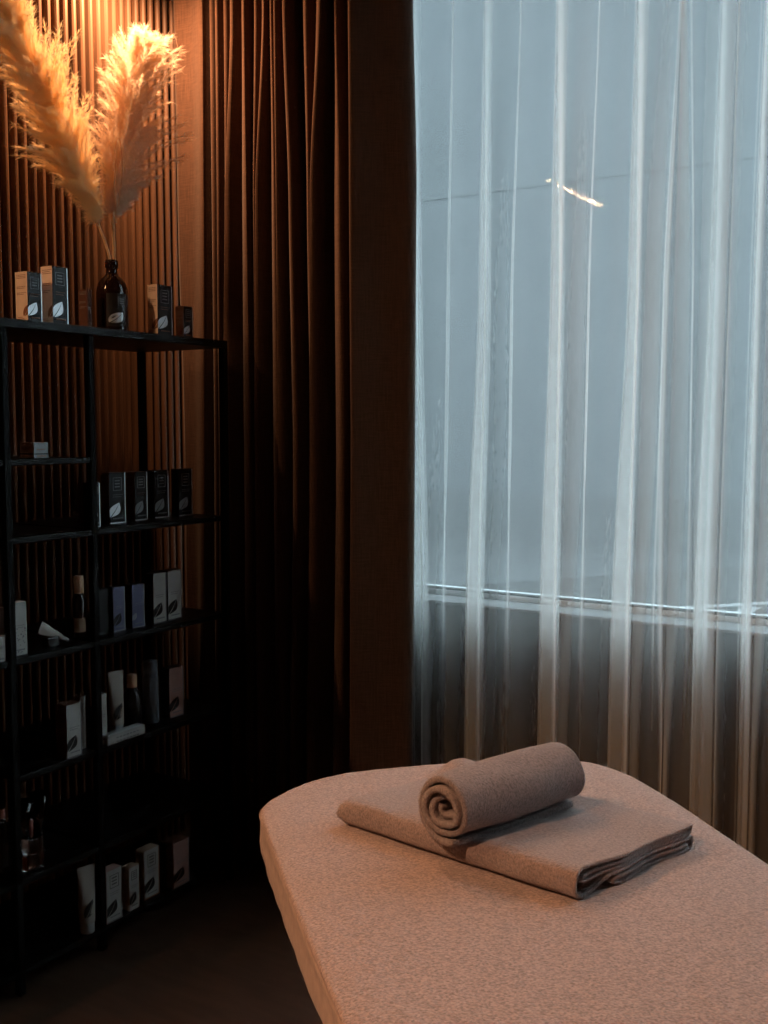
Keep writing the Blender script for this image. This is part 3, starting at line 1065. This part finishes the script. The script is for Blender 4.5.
# bottom shelf
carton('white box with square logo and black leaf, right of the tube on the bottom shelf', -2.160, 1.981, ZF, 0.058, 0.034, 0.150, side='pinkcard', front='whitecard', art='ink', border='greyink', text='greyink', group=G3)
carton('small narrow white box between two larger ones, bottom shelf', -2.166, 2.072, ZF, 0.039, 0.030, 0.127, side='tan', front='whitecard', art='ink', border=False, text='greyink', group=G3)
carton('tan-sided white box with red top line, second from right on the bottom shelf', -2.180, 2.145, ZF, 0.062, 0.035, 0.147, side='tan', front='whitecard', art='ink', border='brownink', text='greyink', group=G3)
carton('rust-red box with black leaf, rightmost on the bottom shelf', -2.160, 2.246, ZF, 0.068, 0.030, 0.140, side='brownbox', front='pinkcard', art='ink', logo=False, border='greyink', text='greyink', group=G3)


# amber bottle holding the pampas
BX, BY = -2.270, 2.152
vb = thing('amber_bottle', 'dark amber glass bottle with leaf label holding the pampas stalks', 'bottle', (BX, BY, TOPZ))
MB().lathe([(0.001, 0.0), (0.040, 0.0), (0.0435, 0.003), (0.0445, 0.010), (0.0445, 0.110), (0.0435, 0.125), (0.0385, 0.142), (0.029, 0.155), (0.020, 0.163), (0.0165, 0.170),
            (0.0155, 0.176), (0.0155, 0.184), (0.0185, 0.186), (0.0185, 0.205), (0.0165, 0.207), (0.0135, 0.206), (0.0125, 0.186), (0.013, 0.160), (0.0, 0.158)], seg=48).build('bottle_body', M['amber'], vb, smooth=True)
lb = MB()
a0, a1 = R(-65), R(35)


def curved(r, aa, z):
    return (r * math.cos(aa), r * math.sin(aa), z)


def curved_patch(mb, r, ca, cz, pts2, th=0.0004):
    """pts2 faces given as polygons in (arc length, z)"""
    for poly in pts2:
        n_ = len(poly)
        vv = [curved(r, ca + p[0] / r, cz + p[1]) for p in poly] + [curved(r + th, ca + p[0] / r, cz + p[1]) for p in poly]
        fs = [tuple(range(n_, 2 * n_)), tuple(reversed(range(n_)))] + [(i, (i + 1) % n_, n_ + (i + 1) % n_, n_ + i) for i in range(n_)]
        mb.add(vv, fs)


lb.grid(lambda u, v: curved(0.0449, a0 + (a1 - a0) * u, 0.018 + 0.092 * v), 24, 2)
lb.build('label', M['amberlabel'], vb, smooth=True)
lf = MB()
lw_, lh = 0.034, 0.036
for vs_, fs in leaf_faces(lw_, lh):
    n_ = len(vs_) // 2
    rot_ = R(-12)
    for f in fs[::2]:
        poly = []
        for i in f:
            yy, zz = vs_[i][1], vs_[i][2]
            poly.append((yy * math.cos(rot_) - zz * math.sin(rot_), yy * math.sin(rot_) + zz * math.cos(rot_)))
        curved_patch(lf, 0.0452, R(-32), 0.043, [poly])
lf.build('leaf_emblem', M['silver'], vb)
lg = MB()
q = 0.012
sq = [[(-q, -q), (q, -q), (q, -q + .001), (-q, -q + .001)], [(-q, q), (q, q), (q, q + .001), (-q, q + .001)],
      [(-q, -q), (-q + .001, -q), (-q + .001, q), (-q, q)], [(q - .001, -q), (q, -q), (q, q), (q - .001, q)]]
for k in range(3):
    sq.append([(-q * .6, -q * .5 + k * q * .5), (q * .6, -q * .5 + k * q * .5), (q * .6, -q * .5 + k * q * .5 + .0015), (-q * .6, -q * .5 + k * q * .5 + .0015)])
curved_patch(lg, 0.0452, R(-8), 0.088, sq)
curved_patch(lg, 0.0452, R(-8), 0.028, [[(-0.016, 0), (0.014, 0), (0.014, 0.0022), (-0.016, 0.0022)], [(-0.004, -.006), (0.012, -.006), (0.012, -.0045), (-0.004, -.0045)]])
lg.build('printed_text', M['greyfoil'], vb)


# ------------------------------------------------------------------ pampas grass
def plume(mb, axis, env, nb, hairs, seed, lean=0.0, droop=0.10, hl=0.055):
    """axis: polyline; env(t) -> half width; many drooping branchlets carrying fine hairs"""
    rg = random.Random(seed)
    ap = catmull(axis, 10)
    ap = [Vector(p) for p in ap]
    n_ = len(ap)

    def hair(p, d, L, wdt):
        side = d.cross(Vector((rg.uniform(-1, 1), rg.uniform(-1, 1), rg.uniform(-1, 1)))).normalized() * wdt
        m_ = p + d * L * 0.5
        e_ = p + d * L + Vector((rg.uniform(-1, 1), rg.uniform(-1, 1), rg.uniform(-1.3, 0.4))) * L * 0.28
        b = len(mb.v)
        mb.v += [tuple(p - side), tuple(p + side), tuple(m_ + side * 0.8), tuple(m_ - side * 0.8), tuple(e_)]
        mb.f += [(b, b + 1, b + 2, b + 3), (b + 3, b + 2, b + 4)]
        mb.mi += [0, 0]

    for k in range(nb):
        t = (k + rg.random()) / nb
        f = t * (n_ - 1)
        i = min(int(f), n_ - 2)
        p = ap[i].lerp(ap[i + 1], f - i)
        tan = (ap[i + 1] - ap[i]).normalized()
        ang = rg.uniform(0, 2 * PI)
        rad = tan.cross(Vector((math.cos(ang), math.sin(ang), rg.uniform(-0.4, 0.4)))).normalized()
        W = env(t, rad) * min(1.0, 0.35 + t * 3.0) * rg.uniform(0.35, 1.12)
        L = W * 1.55
        d = (tan * rg.uniform(1.0, 1.6) + rad * rg.uniform(0.6, 1.0)).normalized()
        q = p.copy()
        steps = 9
        pts = [q.copy()]
        for s_ in range(steps):
            d = (d + tan * 0.06 + Vector((0, 0, -droop)) * (s_ / steps) + rad * 0.05 + Vector((rg.uniform(-1, 1), rg.uniform(-1, 1), rg.uniform(-1, 1))) * 0.12).normalized()
            q = q + d * (L / steps)
            pts.append(q.copy())
            for h in range(hairs):
                o_ = pts[-2].lerp(pts[-1], rg.random())
                dv = (d * rg.uniform(0.6, 1.2) + Vector((rg.uniform(-1, 1), rg.uniform(-1, 1), rg.uniform(-1, 1))) * 0.62).normalized()
                hair(o_, dv, hl * rg.uniform(0.3, 0.85) * (1 - 0.45 * s_ / steps), 0.00048)
        mb.tube(pts, [0.0006 * (1 - 0.7 * a / len(pts)) for a in range(len(pts))], 3)


p1 = thing('pampas_stalk', 'golden pampas plume leaning left out of the amber bottle', 'dried plant', (BX, BY, TOPZ + 0.16), group='pampas stalks in the amber bottle')
inv1 = Matrix.Translation((-BX, -BY, -(TOPZ + 0.16)))
ax1 = [(-2.310, 2.140, 2.03), (-2.318, 2.102, 2.125), (-2.325, 2.050, 2.225), (-2.325, 1.980, 2.335), (-2.320, 1.905, 2.435), (-2.31, 1.84, 2.51)]
o = MB().tube(catmull([(BX - 0.003, BY - 0.004, 1.875), (BX - 0.008, BY, 1.93), (-2.295, 2.150, 1.98)] + ax1[:4], 8), 0.0040, 8).build('stem', M['stem'], p1, smooth=True)
o.matrix_parent_inverse = inv1
pm = MB()


def env1(t, rad):
    base = 0.022 + 0.135 * math.sin(PI * min(1, (t * 1.0) ** 0.8)) + 0.05 * t
    # wider on the lower left side
    if rad.y < 0:
        base *= 1.0 + 0.25 * math.sin(t * 9 + 0.5)
    return base * 0.72


plume(pm, ax1, env1, 420, 21, 3)
o = pm.build('plume', M['plume'], p1)
o.matrix_parent_inverse = inv1

p2 = thing('pampas_stalk', 'paler upright pampas plume on the right, nearest the brown drape', 'dried plant', (BX + 0.006, BY + 0.004, TOPZ + 0.16), group='pampas stalks in the amber bottle')
inv2 = Matrix.Translation((-BX - 0.006, -BY - 0.004, -(TOPZ + 0.16)))
ax2 = [(-2.300, 2.190, 2.06), (-2.305, 2.215, 2.12), (-2.315, 2.255, 2.23), (-2.32, 2.285, 2.36), (-2.315, 2.308, 2.48), (-2.31, 2.335, 2.57)]
o = MB().tube(catmull([(BX + 0.004, BY + 0.004, 1.875), (BX - 0.008, BY + 0.018, 1.96)] + ax2[:5], 8), 0.0050, 8).build('stem', M['stem'], p2, smooth=True)
o.matrix_parent_inverse = inv2
pm = MB()


def env2(t, rad):
    base = 0.038 + 0.135 * math.sin(PI * min(1, (0.03 + t * 0.95) ** 0.75)) + 0.010 * t
    if rad.y > 0:
        base *= 1.22 + 0.10 * math.sin(t * 11)
    return base * 0.68


plume(pm, ax2, env2, 440, 21, 11)
o = pm.build('plume', M['plume_pale'], p2)
o.matrix_parent_inverse = inv2
# curled dry leaf on the right stalk
cu = MB()
cu.tube(catmull([(-2.285, 2.185, 2.03), (-2.26, 2.165, 2.14), (-2.25, 2.155, 2.22), (-2.25, 2.165, 2.26), (-2.255, 2.182, 2.245), (-2.26, 2.19, 2.17), (-2.28, 2.192, 2.08)], 8), 0.0013, 5)
o = cu.build('curled_leaf', M['stem'], p2, smooth=True)
o.matrix_parent_inverse = inv2


# ------------------------------------------------------------------ tubes and bottles
def standing_tube(label, x, y, z, h, rad_, rotz):
    t_ = thing('cosmetics_tube', label, 'tube', (x, y, z), rotz)
    MB().lathe([(rad_ * 0.80, 0), (rad_ * 0.82, 0.002), (rad_ * 0.82, h * 0.16), (rad_ * 0.78, h * 0.165)], seg=28).build('cap', M['tubelow'], t_, smooth=False, bevel=0.0006)
    b = MB()
    b.grid(lambda u, v: (math.cos(2 * PI * u) * rad_ * ((1 - v) ** 0.8 * 0.92 + 0.04), math.sin(2 * PI * u) * rad_ * (0.92 + 0.16 * v), h * (0.165 + 0.835 * v)), 33, 20)
    b.build('tube_body', M['tube'], t_, smooth=True, merge=True)
    MB().box(-0.0015, -rad_ * 1.08, h * 0.955, 0.0015, rad_ * 1.08, h).build('crimped_end', M['tube'], t_)
    l_ = MB()
    for vs_, fs in leaf_faces(rad_ * 1.1, h * 0.24):
        l_.add([(p[0] + rad_ * math.sqrt(max(0.0, 1 - (p[1] / rad_) ** 2)) * ((1 - (p[2] + h * 0.25) / h) ** 0.8) * 0.96 + 0.0006, p[1] - rad_ * 0.1, p[2] + h * 0.38) for p in vs_], fs)
    l_.build('leaf_emblem', M['ink'], t_)
    return t_


standing_tube('pearl tube with black leaf standing on its cap, fourth shelf', -2.225, 2.092, ZD, 0.184, 0.023, R(-15))
standing_tube('pearl tube with black leaf behind the middle post, bottom shelf', -2.178, 1.925, ZF, 0.186, 0.024, R(-15))
# lying squeezed tube, third shelf
lt = thing('squeezed_tube', 'small pearl tube lying with its crimped end raised on the third shelf', 'tube', (-2.205, 1.905, ZCc + 0.005))
dirv = Vector((0.0, -0.78, 0.42)).normalized()
sv = dirv.cross(Vector((1, 0, 0))).normalized()
b = MB()
Lt = 0.105


def ltp(u, v):
    a = 2 * PI * u
    wv = 0.0085 + 0.009 * v
    th = 0.0085 * (1 - v) ** 0.7 + 0.0008
    c = dirv * (v * 0.075 + 0.028)
    p = c + sv * (math.cos(a) * wv) + Vector((1, 0, 0)) * (math.sin(a) * th) + Vector((0, 0, 0.004))
    return tuple(p)


b.grid(ltp, 25, 12)
b.build('tube_body', M['tube'], lt, smooth=True, merge=True)
MB().tube([dirv * 0.000 + Vector((0, 0, 0.004)), dirv * 0.028 + Vector((0, 0, 0.004))], [0.0052, 0.0066], 16).build('cap', M['whitecard'], lt, smooth=True)
bmx = MB()
bmx.box(-0.003, -0.085, -0.005, 0.003, -0.020, 0.004)
# small dark block the tube leans on
bl = MB().box(-0.012, -0.075, -0.005, 0.010, -0.035, 0.022).build('small_dark_jar', M['darkplastic'], None, bevel=0.003, loc=(-2.205, 1.905, ZCc + 0.005))
tag(bl, 'low dark pot under the lying tube on the third shelf', 'pot')


def bottle(name, label, x, y, z, rad_, h, hc, rc, mb_, mc_, cat='bottle', shoulder=0.86, square=False):
    t_ = thing(name, label, cat, (x, y, z))
    hb = h - hc
    if square:
        MB().box(-rad_, -rad_, 0, rad_, rad_, hb * shoulder).build('bottle_body', M[mb_], t_, bevel=0.003)
    else:
        MB().lathe([(rad_ * 0.93, 0), (rad_, 0.003), (rad_, hb * shoulder), (rad_ * 0.8, hb * (shoulder + 0.07)), (rc * 0.85, hb * 0.97), (rc * 0.8, hb)], seg=32).build('bottle_body', M[mb_], t_, smooth=True)
    MB().lathe([(rc, hb), (rc, h - 0.001), (rc * 0.94, h)], seg=28).build('cap', M[mc_], t_, smooth=False, bevel=0.0005)
    return t_


t = bottle('amber_bottle', 'amber bottle with pale wooden cap left of the middle post, third shelf', -2.248, 1.985, ZCc, 0.0185, 0.170, 0.048, 0.0135, 'amber', 'woodcap')
t = t
lb = MB()
lb.grid(lambda u, v: curved(0.0187, R(-100) + R(120) * u, 0.015 + 0.04 * v), 16, 2)
lb.build('label', M['tan'], t, smooth=True)
bottle('cosmetics_bottle', 'dark bottle with wooden cap between tube and grey bottle, fourth shelf', -2.262, 2.190, ZD, 0.029, 0.150, 0.038, 0.0155, 'darkplastic', 'woodcap', shoulder=0.80)
bottle('cosmetics_bottle', 'tall slate grey bottle on the fourth shelf beside the rose box', -2.235, 2.240, ZD, 0.024, 0.186, 0.040, 0.022, 'greyplastic', 'greyplastic', shoulder=0.93)

# clear glass items, fifth shelf
pf = thing('perfume_bottle', 'square clear glass bottle with slim rose neck and painted orange reflection, fifth shelf', 'bottle', (-2.19, 1.757, ZE))
MB().box(-0.017, -0.023, 0.0, 0.017, 0.026, 0.088).build('bottle_body', M['clear'], pf, bevel=0.003)
MB().box(-0.012, -0.018, 0.010, 0.012, 0.021, 0.045).build('liquid', M['liquid'], pf, bevel=0.002)
MB().lathe([(0.0055, 0.088), (0.0055, 0.130), (0.0045, 0.133)], seg=20).build('neck', M['rosecap'], pf, smooth=True)
MB().box(-0.015, -0.0236, 0.006, 0.010, -0.0231, 0.040).build('label', M['orangeglint'], pf)  # not a label: patch coloured as an orange reflection in the glass
MB().lathe([(0.0022, 0.133), (0.0022, 0.135)], seg=12).build('nozzle', M['silver'], pf)


def cone_glass(label, x, y):
    t_ = thing('cone_glass', label, 'glass', (x, y, ZE), group='clear cone glasses on the fifth shelf')
    MB().lathe([(0.020, 0.0), (0.020, 0.003), (0.003, 0.006), (0.003, 0.075), (0.010, 0.090), (0.026, 0.158), (0.0245, 0.158), (0.008, 0.092), (0.0, 0.086)], seg=32).build('glass_body', M['clear'], t_, smooth=True)
    return t_


cone_glass('clear flared glass behind the perfume bottle, left of two', -2.262, 1.792)
cone_glass('clear flared glass behind the perfume bottle, right of two', -2.275, 1.856)
for k, (x, y, l_) in enumerate(((-2.245, 1.694, 'tall clear glass vial at the left picture edge, fifth shelf'), (-2.262, 1.724, 'tall clear glass vial behind the left post, fifth shelf'))):
    t_ = thing('glass_vial', l_, 'bottle', (x, y, ZE))
    MB().lathe([(0.012, 0.0), (0.013, 0.002), (0.013, 0.120), (0.007, 0.128), (0.007, 0.134)], seg=28).build('vial_body', M['clear'], t_, smooth=True)
    MB().lathe([(0.0085, 0.134), (0.0085, 0.158)], seg=24).build('cap', M['rosecap'], t_, bevel=0.0005)
# loose flower print on the speckled white box is in its own sheet of tiny blossoms
for ob in list(col.objects):
    if ob.get('label') == 'white box with speckled flower print on the third shelf':
        fl = MB()
        rg = random.Random(5)
        for k in range(26):
            yy, zz = rg.uniform(0.004, 0.040), rg.uniform(0.006, 0.07) ** 1.0
            r_ = rg.uniform(0.0012, 0.003)
            ps = [(yy + r_ * math.cos(a * PI / 3) * rg.uniform(.6, 1.2), zz + r_ * math.sin(a * PI / 3) * rg.uniform(.6, 1.2)) for a in range(6)]
            n_ = 6
            fl.add([(0.0, a_, b_) for a_, b_ in ps] + [(0.0005 + k * 1e-6, a_, b_) for a_, b_ in ps], [tuple(range(6, 12)), tuple(reversed(range(6)))] + [(i, (i + 1) % 6, 6 + (i + 1) % 6, 6 + i) for i in range(6)])
        fl.build('flower_print', M['greyink'], ob)
